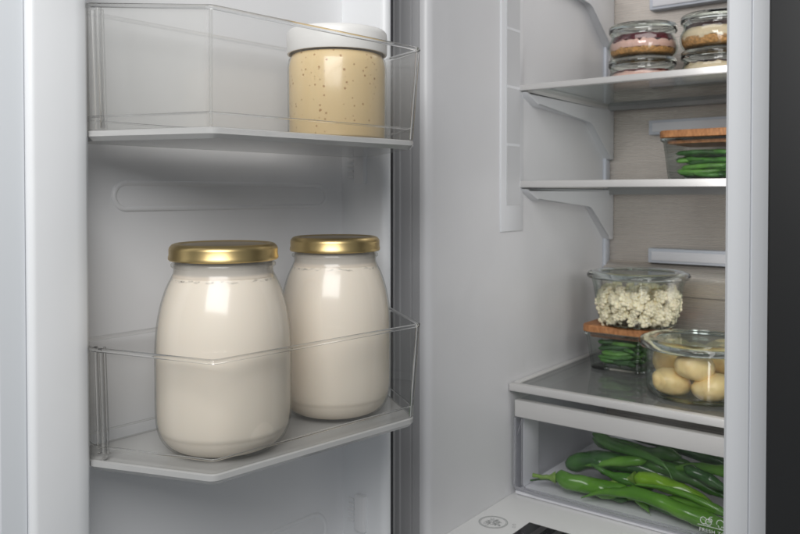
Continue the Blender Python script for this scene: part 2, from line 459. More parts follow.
# cavity: left wall, floor, ceiling, back panel, right wall
WX, BY, FY, RX = -0.607, 1.449, 0.847, -0.228
bm = bmesh.new()
prof = [(WX-0.10, BY+0.05), (WX, BY+0.05), (WX, FY+0.012)]
prof += [(WX - 0.010*(1-math.cos(a)), FY + 0.012 - 0.012*math.sin(a)) for a in [math.radians(x) for x in (15, 30, 45, 60, 75, 90)]]
prof += [(WX-0.014, FY), (WX-0.014, FY+0.006), (WX-0.10, FY+0.006)]
add_prism(bm, [(x, y, ZB) for x, y in prof], (0, 0, ZT - ZB))
obj('cavity_side_wall', bm, M['wall'], fridge, angle=25)
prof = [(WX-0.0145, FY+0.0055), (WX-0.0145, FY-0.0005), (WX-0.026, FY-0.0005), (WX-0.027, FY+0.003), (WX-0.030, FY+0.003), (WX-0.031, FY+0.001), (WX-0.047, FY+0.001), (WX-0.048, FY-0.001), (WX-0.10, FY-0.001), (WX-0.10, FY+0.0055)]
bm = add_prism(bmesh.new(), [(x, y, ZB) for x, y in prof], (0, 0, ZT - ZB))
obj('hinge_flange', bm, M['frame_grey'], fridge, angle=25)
wall_r = boxm((RX, FY+0.02, ZB), (RX+0.03, BY+0.05, ZT))
obj('cavity_side_wall', wall_r, M['wall'], fridge)
obj('cavity_ceiling', boxm((WX, FY, 0.56), (RX, BY+0.05, ZT)), M['wall'], fridge)
obj('back_panel', boxm((WX, BY, -0.474), (RX, BY+0.03, 0.56)), M['steel'], fridge)
floor = obj('cavity_floor', boxm((WX, FY-0.02, -0.52), (RX, BY, -0.475), 0.002), M['floor'], fridge)
obj('corner_rail', boxm((WX, BY-0.022, -0.33), (WX+0.006, BY, 0.56), 0.0015), M['vent'], fridge)

# recessed-looking lamp strip down the left wall (not lit)
st = obj('lamp_strip', boxm((WX-0.001, 1.036, -0.0585), (WX+0.0025, 1.1055, 0.56), 0.0012), M['rail'], fridge)
bm = boxm((WX, 1.051, -0.017), (WX+0.0036, 1.092, 0.555))
obj('diffuser', bm, M['strip'], st)
for z in (0.075, 0.165, 0.255, 0.345): obj('divider', boxm((WX+0.001, 1.0515, z), (WX+0.0040, 1.0915, z+0.004)), M['rail'], st)

# moulded shelf brackets on the left wall
def bracket(dz):
    pts = [(1.098, 0.1625), (1.102, 0.1590), (1.136, 0.1440), (1.335, 0.1345), (1.347, 0.1310), (1.424, 0.0700), (1.432, 0.0665), (1.4485, 0.0665), (1.4485, 0.1630)]
    bm = bmesh.new()
    add_prism(bm, [(WX, y, z + dz) for y, z in pts], (0.014, 0, 0), 0.003, 2)
    obj('shelf_bracket', bm, M['rail'], fridge)
bracket(0.0); bracket(-0.1545); bracket(0.215)

# lower back panel bulges out with a rounded top
bm = bmesh.new()
prof = [(BY + 0.001, -0.1285)] + [(BY - 0.030*math.sin(math.radians(a)), -0.1585 + 0.030*math.cos(math.radians(a))) for a in range(10, 91, 10)] + [(BY - 0.030, -0.185), (BY - 0.027, -0.188), (BY - 0.027, -0.2955), (BY + 0.001, -0.2955)]
add_prism(bm, [(WX + 0.003, y, z) for y, z in prof], (RX - WX - 0.006, 0, 0))
obj('back_panel_cover', bm, M['steel'], fridge, angle=40)

# cold air vents on the back panel
for zc in (-0.1145, 0.1235, 0.355):
    v = obj('air_vent', boxm((-0.518, 1.428, zc-0.0135), (-0.29, BY+0.001, zc+0.0135), 0.0015), M['vent'], fridge)
    obj('vent_face', boxm((-0.511, 1.4255, zc-0.0085), (-0.295, 1.43, zc+0.0085), 0.001), M['sidestrip'], v)

# right front frame and the closed black door beside it
bm = bmesh.new()
prof = [(RX, FY+0.03), (RX, FY+0.010), (RX+0.003, FY+0.007), (-0.2035, FY+0.007), (-0.2027, FY+0.010), (-0.2012, FY+0.010), (-0.2005, FY+0.006), (-0.12, FY+0.006), (-0.12, FY+0.03)]
add_prism(bm, [(x, y, ZB) for x, y in prof], (0, 0, ZT - ZB))
obj('front_frame', bm, M['frame'], fridge, angle=25)
side = obj('closed_door', boxm((-0.1705, 0.78, ZB), (0.25, 0.842, ZT), 0.0025, 3), M['outer'], fridge)

# badge print and black panel on the floor in front of the drawer
bm = bmesh.new()
cx, cy, zf = -0.5738, 0.963, -0.4746
def ring(r, w):
    add_tube(bm, [(cx + r*math.cos(k*math.pi/24), cy + r*math.sin(k*math.pi/24), zf) for k in range(49)], w, 6, False, 0.3)
ring(0.0205, 0.0005); ring(0.0185, 0.0003)
random.seed(4)
for k in range(26):
    a0 = random.uniform(0, 6.28); r0 = random.uniform(0.003, 0.010); r1 = r0 + random.uniform(0.003, 0.008)
    add_tube(bm, [(cx + r*math.cos(a), cy + r*math.sin(a), zf) for r, a in ((r0, a0), ((r0+r1)/2, a0+0.25), (r1, a0+0.1))], 0.00045, 6, True, 0.3)
for ox, oy, rr in ((0.004, 0.003, 0.0045), (-0.004, 0.001, 0.004), (0.001, -0.005, 0.0035)):
    add_tube(bm, [(cx+ox+rr*math.cos(k*math.pi/8), cy+oy+rr*math.sin(k*math.pi/8), zf) for k in range(17)], 0.0004, 6, False, 0.3)
obj('emblem', bm, M['ink'], floor)
bm = bmesh.new()
for ox, oy, s in ((-0.5455, 0.9735, 1), (-0.5415, 0.966, 1)):
    add_tube(bm, [(ox+0.0022*math.cos(k*math.pi/8), oy+0.0022*math.sin(k*math.pi/8), zf) for k in range(17)], 0.0003, 6, False, 0.3)
obj('small_print', bm, M['ink'], floor)
obj('black_panel', boxm((-0.5315, 0.86, -0.4765), (-0.33, 0.9935, -0.4742)), M['blackglass'], floor)
bm = bmesh.new()
for x in (-0.512, -0.488, -0.462): add_box(bm, (x, 0.861, -0.4746), (x+0.010, 0.9930, -0.4739))
obj('panel_stripe', bm, plain('panel_stripe', (0.05, 0.047, 0.05), 0.3), floor)

# the open door
door = obj('door', ext([(0.19, -0.79), (0.80, -0.79), (0.80, -0.7355), (0.20, -0.7355)], ZB, ZT), M['liner'], fridge)
LN = -0.720
obj('door_liner', ext([(0.30, -0.735), (0.77, -0.735), (0.77, LN), (0.30, LN)], ZB, ZT), M['liner'], door)
# free-edge rib and hinge-side rib of the liner
def arc(cx_, cy_, r, a0, a1, k=6):
    return [(cx_ + r*math.cos(math.radians(a0 + (a1-a0)*i/k)), cy_ + r*math.sin(math.radians(a0 + (a1-a0)*i/k))) for i in range(k+1)]
rib = [(0.341, -0.735), (0.341, -0.664)] + arc(0.331, -0.658, 0.011, -10, 60) + [(0.326, -0.6455)] + arc(0.292, -0.651, 0.006, 85, 160) + [(0.2862, -0.652), (0.2862, -0.735)]
obj('liner_rib', ext(rib, ZB, ZT), M['door_white'], door, angle=25)
rib2 = [(0.7265, -0.735), (0.7265, -0.657)] + arc(0.7355, -0.654, 0.009, 180, 95) + [(0.7375, -0.6455), (0.7375, -0.735)]
obj('liner_rib', ext(rib2, ZB, ZT), M['door_white'], door, angle=25)
obj('gap_shade_strip', ext([(0.7385, -0.70), (0.7412, -0.70), (0.7412, -0.6445), (0.7385, -0.6445)], ZB, ZT), M['dark'], door)  # black strip painting the shade of the gap between rib and gasket
gk = [(0.745, -0.72), (0.745, -0.668), (0.752, -0.664), (0.757, -0.671), (0.764, -0.664), (0.772, -0.668), (0.776, -0.676), (0.776, -0.72)]
obj('door_gasket', ext(gk, ZB, ZT), M['gasket'], door, angle=20)
gk2 = [(0.19, -0.735), (0.19, -0.68), (0.215, -0.668), (0.235, -0.656), (0.262, -0.6520), (0.2635, -0.6535), (0.265, -0.6520), (0.2850, -0.6510), (0.2857, -0.6520), (0.2857, -0.735)]
obj('door_gasket', ext(gk2, ZB, ZT), M['gasket_pale'], door, angle=20)
# long raised pill embossed on the liner
def pill(z0, z1, e0, e1):
    r = (z1 - z0) / 2; zc = (z0 + z1) / 2
    out = [(e1 - r + r*math.cos(a), zc + r*math.sin(a)) for a in [math.radians(-90 + 12*i) for i in range(16)]]
    out += [(e0 + r - r*math.cos(a), zc - r*math.sin(a)) for a in [math.radians(-90 + 12*i) for i in range(16)]]
    bm = bmesh.new()
    add_prism(bm, [D(e, LN - 0.001, z) for e, z in out], N * 0.0022, 0.0008, 2)
    rg = [D(e, LN - 0.0004, z) for e, z in out]
    add_tube(bm, rg + [rg[0]], 0.0030, 12, False)
    obj('liner_pad', bm, M['liner'], door, angle=70)
pill(-0.0150, 0.0110, 0.403, 0.694)
pill(-0.4550, -0.4090, 0.403, 0.694)
# basket clips on the hinge-side rib, a run of small notch ridges beside each
for z0, z1, nd in ((0.013, 0.064, 0), (-0.436, -0.389, 0)):
    bm = dbox(0.7195, 0.7275, -0.6935, -0.676, z0, z1, 0.002, 2)
    for k in range(5): add_box(bm, (0.7235, -0.709, z0 + 0.008 + k*0.0068), (0.7272, -0.698, z0 + 0.0110 + k*0.0068), 0.0008, 1, dxf)
    obj('basket_clip', bm, M['liner'], door)
obj('basket_clip', dbox(0.340, 0.3445, -0.672, -0.658, 0.006, 0.052, 0.0015, 2), M['frame'], door)
obj('basket_clip', dbox(0.340, 0.3445, -0.672, -0.658, -0.436, -0.389, 0.0015, 2), M['frame'], door)

# ------------------------------------------------------------------ shelves
def shelf(z_top, z_bot, fy, back_lo, label, loc):
    s = thing('glass_shelf', label, 'shelf', loc, 'glass shelves in the cavity')
    obj('front_trim', boxm((WX+0.001, fy, z_bot), (RX-0.001, fy+0.012, z_top), 0.0012), M['trim'], s)
    obj('glass_pane', boxm((WX+0.008, fy+0.0125, z_top-0.0055), (RX-0.008, 1.424, z_top-0.0015)), M['shelfglass'], s, smooth=False)
    obj('side_trim', boxm((WX+0.0015, fy+0.0125, z_top-0.011), (WX+0.012, 1.424, z_top-0.0005), 0.0008), M['trim'], s)
    obj('back_trim', boxm((WX+0.008, 1.4245, back_lo), (RX-0.002, 1.4405, z_top+0.002), 0.001), M['trim_dark'], s)
    return s
shelf(0.1732, 0.1642, 1.092, 0.1600, 'upper glass shelf, carrying the stacked dessert jars', (-0.42, 1.26, 0.164))
shelf(0.0212, 0.0104, 1.096, -0.0010, 'middle glass shelf, carrying a single wooden-lidded box', (-0.42, 1.26, 0.010))
s3 = thing('glass_shelf', 'lowest glass shelf, over the drawer, carrying cauliflower and potato jars', 'shelf', (-0.42, 1.25, -0.309), 'glass shelves in the cavity')
obj('front_trim', boxm((WX+0.001, 1.0627, -0.3085), (RX-0.001, 1.077, -0.2972), 0.0015), M['trim'], s3)
obj('glass_pane', boxm((WX+0.014, 1.0775, -0.304), (RX-0.008, 1.421, -0.2990)), M['shelfglass_low'], s3, smooth=False)
obj('side_trim', boxm((WX+0.0015, 1.0775, -0.3085), (WX+0.012, 1.421, -0.2965), 0.001), M['trim'], s3)
obj('side_groove', boxm((WX+0.012, 1.0780, -0.3075), (WX+0.0145, 1.421, -0.2983)), M['trim_dark'], s3)

# ------------------------------------------------------------------ vegetable drawer
dr = thing('vegetable_drawer', 'clear vegetable drawer with a pale front bar, filled with green peppers', 'drawer', (-0.42, 1.25, -0.475))
obj('front_bar', boxm((-0.6000, 1.071, -0.3502), (RX-0.004, 1.084, -0.3235), 0.0015), M['trim'], dr)
ZD0, ZD1 = -0.4735, -0.3505
obj('front_window', boxm((-0.598, 1.0725, ZD0+0.006), (RX-0.006, 1.0755, ZD1)), M['drawer'], dr, smooth=False)
obj('side_panel', boxm((-0.600, 1.076, ZD0+0.006), (-0.5975, 1.42, -0.326)), M['drawer'], dr, smooth=False)
obj('side_panel', boxm((RX-0.006, 1.076, ZD0+0.006), (RX-0.0035, 1.42, -0.326)), M['drawer'], dr, smooth=False)
obj('back_wall', boxm((-0.600, 1.42, ZD0+0.006), (RX-0.0035, 1.423, -0.326)), M['drawer'], dr, smooth=False)
obj('drawer_base', boxm((-0.600, 1.074, ZD0), (RX-0.0035, 1.423, ZD0+0.0055), 0.001), M['sidestrip'], dr)
bm = bmesh.new()
add_tube(bm, [(-0.6005, 1.0735, -0.352), (-0.6012, 1.0735, -0.40), (-0.6015, 1.0735, -0.458), (-0.598, 1.0735, -0.4635), (-0.56, 1.0735, -0.4665), (RX-0.004, 1.0735, -0.4665)], 0.0028, 10)
add_tube(bm, [(-0.5885, 1.0745, -0.352), (-0.5885, 1.0745, -0.456), (-0.582, 1.0745, -0.4615), (RX-0.004, 1.0745, -0.4610)], 0.0013, 8)
add_tube(bm, [(-0.5985, 1.078, -0.380), (-0.589, 1.0760, -0.353)], 0.0011, 8)
obj('edge_lip', bm, M['draweredge'], dr)
obj('corner_post', boxm((-0.5965, 1.092, ZD0+0.006), (-0.5945, 1.142, -0.3515), 0.0008), M['sidestrip'], dr)
# white print on the window: outlines of produce above lettering
def text(body, size, loc, parent):
    cu = bpy.data.curves.new('lettering', 'FONT'); cu.body = body; cu.size = size; cu.extrude = 0.0001; cu.space_character = 1.15
    cu.materials.append(M['whiteink'])
    f = bpy.data.objects.new('lettering_curve', cu); C.objects.link(f)
    me = bpy.data.meshes.new_from_object(f.evaluated_get(bpy.context.evaluated_depsgraph_get()))
    bpy.data.objects.remove(f)
    o = bpy.data.objects.new('lettering', me); C.objects.link(o)
    o.parent = parent; o.location = Vector(loc) - parent.location; o.rotation_euler = (math.radians(90), 0, 0)
    return o
text('FRESH ZONE', 0.0068, (-0.3165, 1.0718, -0.4555), dr)
bm = bmesh.new()
def circ(cx_, cz_, r, r2=None, a0=0, a1=360, w=0.00045):
    r2 = r2 or r
    add_tube(bm, [(cx_ + r*math.cos(math.radians(a0+(a1-a0)*k/20)), 1.0719, cz_ + r2*math.sin(math.radians(a0+(a1-a0)*k/20))) for k in range(21)], w, 6, False)
circ(-0.3108, -0.4405, 0.0042, 0.0046, 30, 330); circ(-0.3045, -0.4415, 0.0038, 0.0040); circ(-0.3020, -0.4385, 0.0022)
add_tube(bm, [(-0.3045, 1.0719, -0.4375), (-0.3025, 1.0719, -0.4340), (-0.2995, 1.0719, -0.4335)], 0.00045, 6)
circ(-0.2890, -0.4400, 0.0048, 0.0052, -60, 200)
add_tube(bm, [(-0.2920, 1.0719, -0.4425), (-0.2895, 1.0719, -0.4480), (-0.2870, 1.0719, -0.4425)], 0.00045, 6)
add_tube(bm, [(-0.3185, 1.0719, -0.4472), (-0.25, 1.0719, -0.4472)], 0.0004, 6)
obj('produce_icons', bm, M['whiteink'], dr)

# ------------------------------------------------------------------ peppers in the drawer
def resample(path, n=28):
    P = smoothprof([tuple(p) for p in path], 10)
    L = [0]
    for a, b in zip(P[:-1], P[1:]): L.append(L[-1] + (Vector(b) - Vector(a)).length)
    out = []
    for k in range(n):
        s = L[-1] * k / (n - 1)
        i = max(j for j in range(len(L)) if L[j] <= s + 1e-9); i = min(i, len(P) - 2)
        f = (s - L[i]) / max(1e-9, L[i+1] - L[i])
        out.append(Vector(P[i]).lerp(Vector(P[i+1]), min(1, f)))
    return out

def pepper(path, r, mat, label, stem=None, tip0=False, seed=0):
    pts = resample(path)
    n = len(pts); rr = []
    for i in range(n):
        s = i / (n - 1)
        if tip0: s = 1 - s                       # path starts at the pointed tip
        k = min(1.0, (s / 0.06) ** 0.5 if s < 0.06 else 1.0) * (1.0 if s < 0.35 else max(0.04, 1 - ((s - 0.35) / 0.65) ** 1.7))
        k *= 0.62 + 0.38 * min(1, s / 0.10) if s < 0.10 else 1
        rr.append(max(0.0012, r * k * (1 + 0.06 * math.sin(9 * s + seed))))
    base = sum(pts, Vector()) / n
    o = thing('green_pepper', label, 'pepper', (base.x, base.y, -0.468), 'green peppers in the drawer')
    bm = add_tube(bmesh.new(), pts, rr, 26, True, 0.88)
    wobble(bm, r * 0.26, 48, seed)
    wobble(bm, r * 0.07, 150, seed + 3)
    obj('flesh', bm, mat, o, angle=60)
    if stem:
        sp = resample(stem, 12)
        m = len(sp)
        sr = [0.0026 + 0.0008*i/m + (0.0065 if i > m - 4 else 0) * ((i - (m - 4)) / 3) + (0.0006 if i == 0 else 0) for i in range(m)]
        bm = add_tube(bmesh.new(), sp, sr, 12)
        obj('stem', wobble(bm, 0.0012, 160, seed), M['stem'], o, angle=60)
    return o

pepper([(-0.4951,1.089,-0.4600),(-0.4679,1.090,-0.4455),(-0.4301,1.092,-0.4372),(-0.3868,1.095,-0.4366),(-0.3374,1.096,-0.4458),(-0.2945,1.096,-0.4545),(-0.2586,1.096,-0.462)], 0.0132, M['pepper_mid'],
       'long bright green pepper lying foremost against the drawer window, its tip at the left', tip0=True, seed=1)
pepper([(-0.4300,1.128,-0.4262),(-0.4100,1.128,-0.4245),(-0.3918,1.130,-0.4239),(-0.3498,1.133,-0.4330),(-0.3149,1.135,-0.4470),(-0.2878,1.138,-0.4580)], 0.0130, M['pepper_bright'],
       'yellowish green pepper with its stem end in the middle of the drawer window', stem=[(-0.4640,1.127,-0.4405),(-0.4500,1.127,-0.4350),(-0.4380,1.128,-0.4295),(-0.4260,1.128,-0.4258)], seed=2)
pepper([(-0.5480,1.100,-0.4425),(-0.5300,1.102,-0.4430),(-0.5077,1.105,-0.4450),(-0.4643,1.118,-0.4490),(-0.4181,1.138,-0.4520),(-0.3843,1.150,-0.4550)], 0.0150, M['pepper_mid'],
       'green pepper whose stalk points left to the drawer corner', stem=[(-0.5770,1.090,-0.4435),(-0.5640,1.091,-0.4437),(-0.5520,1.096,-0.4430),(-0.5430,1.100,-0.4427)], seed=3)
pepper([(-0.5890,1.104,-0.4590),(-0.5760,1.110,-0.4560),(-0.5640,1.120,-0.4545),(-0.5450,1.135,-0.4560),(-0.520,1.15,-0.458)], 0.0075, M['pepper_dark'],
       'thin dark pepper tip poking out under the leftmost stalk', tip0=True, seed=4)
pepper([(-0.5440,1.140,-0.4400),(-0.5260,1.142,-0.4270),(-0.4900,1.146,-0.4170),(-0.4276,1.155,-0.4190),(-0.3561,1.165,-0.4300)], 0.0160, M['pepper_dark'],
       'broad dark green pepper behind the leftmost one, near the middle of the heap', seed=5)
pepper([(-0.5035,1.150,-0.3785),(-0.4819,1.150,-0.3875),(-0.4493,1.145,-0.3906),(-0.4118,1.140,-0.3923),(-0.3829,1.130,-0.3983),(-0.3709,1.125,-0.4130)], 0.0095, M['pepper_deep'],
       'curved dark pepper on top of the heap with its pale tip bent down', seed=6)
pepper([(-0.5161,1.175,-0.3940),(-0.4712,1.180,-0.4000),(-0.4076,1.180,-0.4020),(-0.3263,1.180,-0.4120)], 0.0110, M['pepper_deep'],
       'slim dark pepper lying behind the curved one on top', seed=7)
pepper([(-0.4709,1.200,-0.3800),(-0.4224,1.200,-0.3860),(-0.3686,1.200,-0.3930),(-0.3035,1.200,-0.4050),(-0.26,1.20,-0.42)], 0.0115, M['pepper_dark'],
       'dark pepper farthest back at the upper right of the heap', seed=8)
pepper([(-0.4340,1.130,-0.4400),(-0.4124,1.118,-0.4540),(-0.3940,1.104,-0.4660)], 0.0085, M['pepper_mid'],
       'small pepper tip hanging below the foremost pepper', seed=9)
pepper([(-0.4300,1.160,-0.4080),(-0.3576,1.160,-0.4180),(-0.315,1.160,-0.4320),(-0.2750,1.160,-0.4480)], 0.0125, M['pepper_deep'],
       'dark pepper behind the yellowish one at the right', seed=10)
pepper([(-0.5250,1.21,-0.450),(-0.470,1.205,-0.436),(-0.40,1.20,-0.43),(-0.32,1.20,-0.44)], 0.0200, M['pepper_dark'],
       'dark pepper at the bottom of the heap, behind the others', seed=11)
pepper([(-0.3850,1.130,-0.4480),(-0.3300,1.118,-0.4400),(-0.2950,1.114,-0.4430),(-0.2600,1.114,-0.4520)], 0.0085, M['pepper_mid'],
       'slim green pepper wedged between the foremost and the yellowish one', seed=12)
pepper([(-0.5560,1.165,-0.4520),(-0.5100,1.170,-0.4300),(-0.4600,1.172,-0.4080),(-0.4100,1.170,-0.3960),(-0.3700,1.168,-0.3930)], 0.0100, M['pepper_deep'],
       'slim dark pepper rising from the left corner behind the broad one', tip0=True, seed=13)
pepper([(-0.2500,1.150,-0.3960),(-0.3000,1.152,-0.3950),(-0.3500,1.155,-0.4010),(-0.3950,1.158,-0.4140)], 0.0105, M['pepper_mid'],
       'green pepper coming in from the right under the front bar', seed=14)
pepper([(-0.4550,1.128,-0.4520),(-0.4200,1.126,-0.4560),(-0.3800,1.120,-0.4570),(-0.3300,1.116,-0.4590)], 0.0080, M['pepper_deep'],
       'slim pepper on the drawer base under the foremost one', tip0=True, seed=15)
pepper([(-0.4950,1.125,-0.4180),(-0.4700,1.128,-0.4270),(-0.4400,1.134,-0.4330),(-0.4000,1.142,-0.4370)], 0.0100, M['pepper_deep'],
       'short dark pepper between the leftmost one and the yellowish one', tip0=True, seed=16)

pepper([(-0.4200,1.112,-0.4290),(-0.3800,1.112,-0.4240),(-0.3400,1.114,-0.4290),(-0.3000,1.116,-0.4400),(-0.2700,1.118,-0.4520)], 0.0062, M['pepper_mid'],
       'very slim pale pepper lying along the front of the yellowish one', tip0=True, seed=17)
pepper([(-0.5150,1.128,-0.4270),(-0.4850,1.132,-0.4180),(-0.4500,1.140,-0.4080),(-0.4150,1.148,-0.4010)], 0.0085, M['pepper_mid'],
       'slim pepper slanting up across the broad dark one', tip0=True, seed=18)
pepper([(-0.3600,1.145,-0.3990),(-0.3250,1.145,-0.4090),(-0.2950,1.145,-0.4220),(-0.2650,1.145,-0.4370)], 0.0095, M['pepper_dark'],
       'dark pepper sloping down at the right, above the yellowish one', seed=19)
pepper([(-0.5500,1.130,-0.4560),(-0.5150,1.128,-0.4570),(-0.4750,1.124,-0.4580),(-0.4350,1.120,-0.4590)], 0.0085, M['pepper_dark'],
       'dark pepper flat on the drawer base under the leftmost one', tip0=True, seed=20)

# ------------------------------------------------------------------ door baskets
def loft(bm, rings, cap0=True, cap1=True):
    R = [[bm.verts.new(p) for p in ring_] for ring_ in rings]
    n = len(R[0])
    for A, B in zip(R[:-1], R[1:]):
        for i in range(n): bm.faces.new((A[i], A[(i+1) % n], B[(i+1) % n], B[i]))
    if cap0: bm.faces.new(R[0][::-1])
    if cap1: bm.faces.new(R[-1])
    return bm

def inset(poly, d):
    n = len(poly); out = []
    area_ = sum(poly[i][0]*poly[(i+1) % n][1] - poly[(i+1) % n][0]*poly[i][1] for i in range(n))
    sg = 1 if area_ > 0 else -1
    for i in range(n):
        p0, p1, p2 = Vector(poly[i-1]), Vector(poly[i]), Vector(poly[(i+1) % n])
        a = (p1 - p0).normalized(); b = (p2 - p1).normalized()
        na = Vector((-a.y, a.x))*sg; nb = Vector((-b.y, b.x))*sg
        m = na + nb
        k = d / max(0.35, (1 + na.dot(nb)))
        out.append(tuple(p1 + m * k))
    return out

def rounded(poly, radii, k=4):
    out = []
    n = len(poly)
    for i in range(n):
        p0, p1, p2 = Vector(poly[i-1]), Vector(poly[i]), Vector(poly[(i+1) % n])
        r = radii[i]
        if r <= 0: out.append(tuple(p1)); continue
        a = p1 + (p0 - p1).normalized() * r; b = p1 + (p2 - p1).normalized() * r
        for j in range(k + 1):
            t = j / k
            out.append(tuple(a.lerp(p1, t).lerp(p1.lerp(b, t), t)))
    return out

def basket(label, loc, z_front, z_back, z_left, z_bot, end_mat, mat, th=0.0028):
    s = thing('door_basket', label, 'basket', loc, 'clear baskets on the door')
    rad = [0.004, 0.0, 0.006, 0.009, 0.0, 0.004]
    top = rounded([(0.3465, -0.694), (0.3390, -0.6465), (0.3765, -0.520), (0.6275, -0.5065), (0.7245, -0.6540), (0.7215, -0.694)], rad)
    bot = rounded([(0.3500, -0.694), (0.3440, -0.6550), (0.3915, -0.5410), (0.6325, -0.5205), (0.7180, -0.6580), (0.7130, -0.694)], rad)
    def zt(p):
        f = (p[1] + 0.694) / (0.694 - 0.515)
        return z_back + (z_front - z_back) * min(1, max(0, f)) + (z_left * max(0, (0.376 - p[0]) / 0.037) if p[1] > -0.66 else 0)
    zb = z_bot; zfl = z_bot + 0.0095
    ti, bi = inset(top, th), inset(bot, th)
    n = len(top)
    # wall sheet with thickness, from the rim to the floor
    bm = bmesh.new()
    To = [bm.verts.new(D(p[0], p[1], zt(p))) for p in top]; Ti = [bm.verts.new(D(p[0], p[1], zt(p))) for p in ti]
    Bo = [bm.verts.new(D(p[0], p[1], zfl+0.0003)) for p in bot]; Bi = [bm.verts.new(D(p[0], p[1], zfl+0.0003)) for p in bi]
    for i in range(n):
        j = (i + 1) % n
        bm.faces.new((To[i], To[j], Bo[j], Bo[i])); bm.faces.new((Ti[j], Ti[i], Bi[i], Bi[j]))
        bm.faces.new((Bo[i], Bo[j], Bi[j], Bi[i]))
    bm.faces.ensure_lookup_table()
    for f in bm.faces:                                # the angled end panel is moulded hazier than the front
        es = [v.co.dot(E) for v in f.verts]; ns = [v.co.dot(N) for v in f.verts]
        if max(es) < 0.393 and max(ns) - min(ns) > 0.06: f.material_index = 1
    w = obj('basket_wall', bm, mat, s, angle=20)
    w.data.materials.append(end_mat)
    # bright rim line along the top edge
    bm = bmesh.new()
    for i in range(n):
        j = (i + 1) % n
    mid = [((a[0]+b[0])/2, (a[1]+b[1])/2) for a, b in zip(top, ti)]
    ring_ = [D(p[0], p[1], zt(p)) for p in mid]
    add_tube(bm, ring_ + [ring_[0]], 0.0021, 10, False)
    obj('rim', bm, M['rim'], s, angle=60)
    # thick bevelled floor, one solid block
    bm = bmesh.new()
    sk = [inset(bot, 0.0055), inset(bot, 0.0008), inset(bot, -0.0010), inset(bot, -0.0010), inset(bot, 0.0030), inset(bot, 0.0070)]
    loft(bm, [[D(p[0], p[1], z) for p in q] for q, z in zip(sk, (zfl, zfl, zfl-0.0010, zb+0.0040, zb, zb))], True, True)
    obj('basket_floor', bm, M['basket_floor'], s, angle=20)
    # step line at the foot of the wall
    bm = bmesh.new()
    zs = zfl + 0.012
    f = 0.012 / (z_front - zfl)
    stp = [(a[0]*(1-f)+b[0]*f, a[1]*(1-f)+b[1]*f) for a, b in zip(bi, ti)]
    ring_ = [D(p[0], p[1], zs) for p in stp]
    add_tube(bm, ring_ + [ring_[0]], 0.0010, 6, False)
    obj('step_edge', bm, M['rim'], s, angle=60)
    # thick rounded upright corners
    for (e0, n0), (e1, n1) in (((0.3772, -0.5225), (0.3918, -0.5430)), ((0.6255, -0.5100), (0.6310, -0.5235))):
        if e0 < 0.5 and z_bot < 0: continue
        obj('corner_edge', add_tube(bmesh.new(), [D(e0, n0, zt((e0, n0)) - 0.002), D(e1, n1, zfl + 0.001)], 0.0020 if e0 > 0.5 else 0.0014, 10), M['rim'] if e0 > 0.5 else M['soft_edge'], s, angle=60)
    # upright hooks at the free end
    for e, nn, r in ((0.3465, -0.640, 0.0022), (0.352, -0.660, 0.0018), (0.356, -0.652, 0.0014)):
        za = zt((e, nn)) - 0.001
        bm = add_tube(bmesh.new(), [D(e - 0.001, nn, za), D(e + 0.004, nn - 0.004, zfl + 0.002)], r, 10)
        obj('hook', bm, M['rim'], s, angle=60)
    return s

basket('lower clear door basket, holding two big jars of milk', (-0.60, 0.55, -0.2465), -0.1365, -0.1365, 0.0, -0.2465, M['basket'], M['basket'])
basket('upper hazy door basket, holding the white-lidded sauce jar', (-0.60, 0.55, 0.0470), 0.1500, 0.1690, 0.001, 0.0470, M['basket_end'], M['basket_milky'])

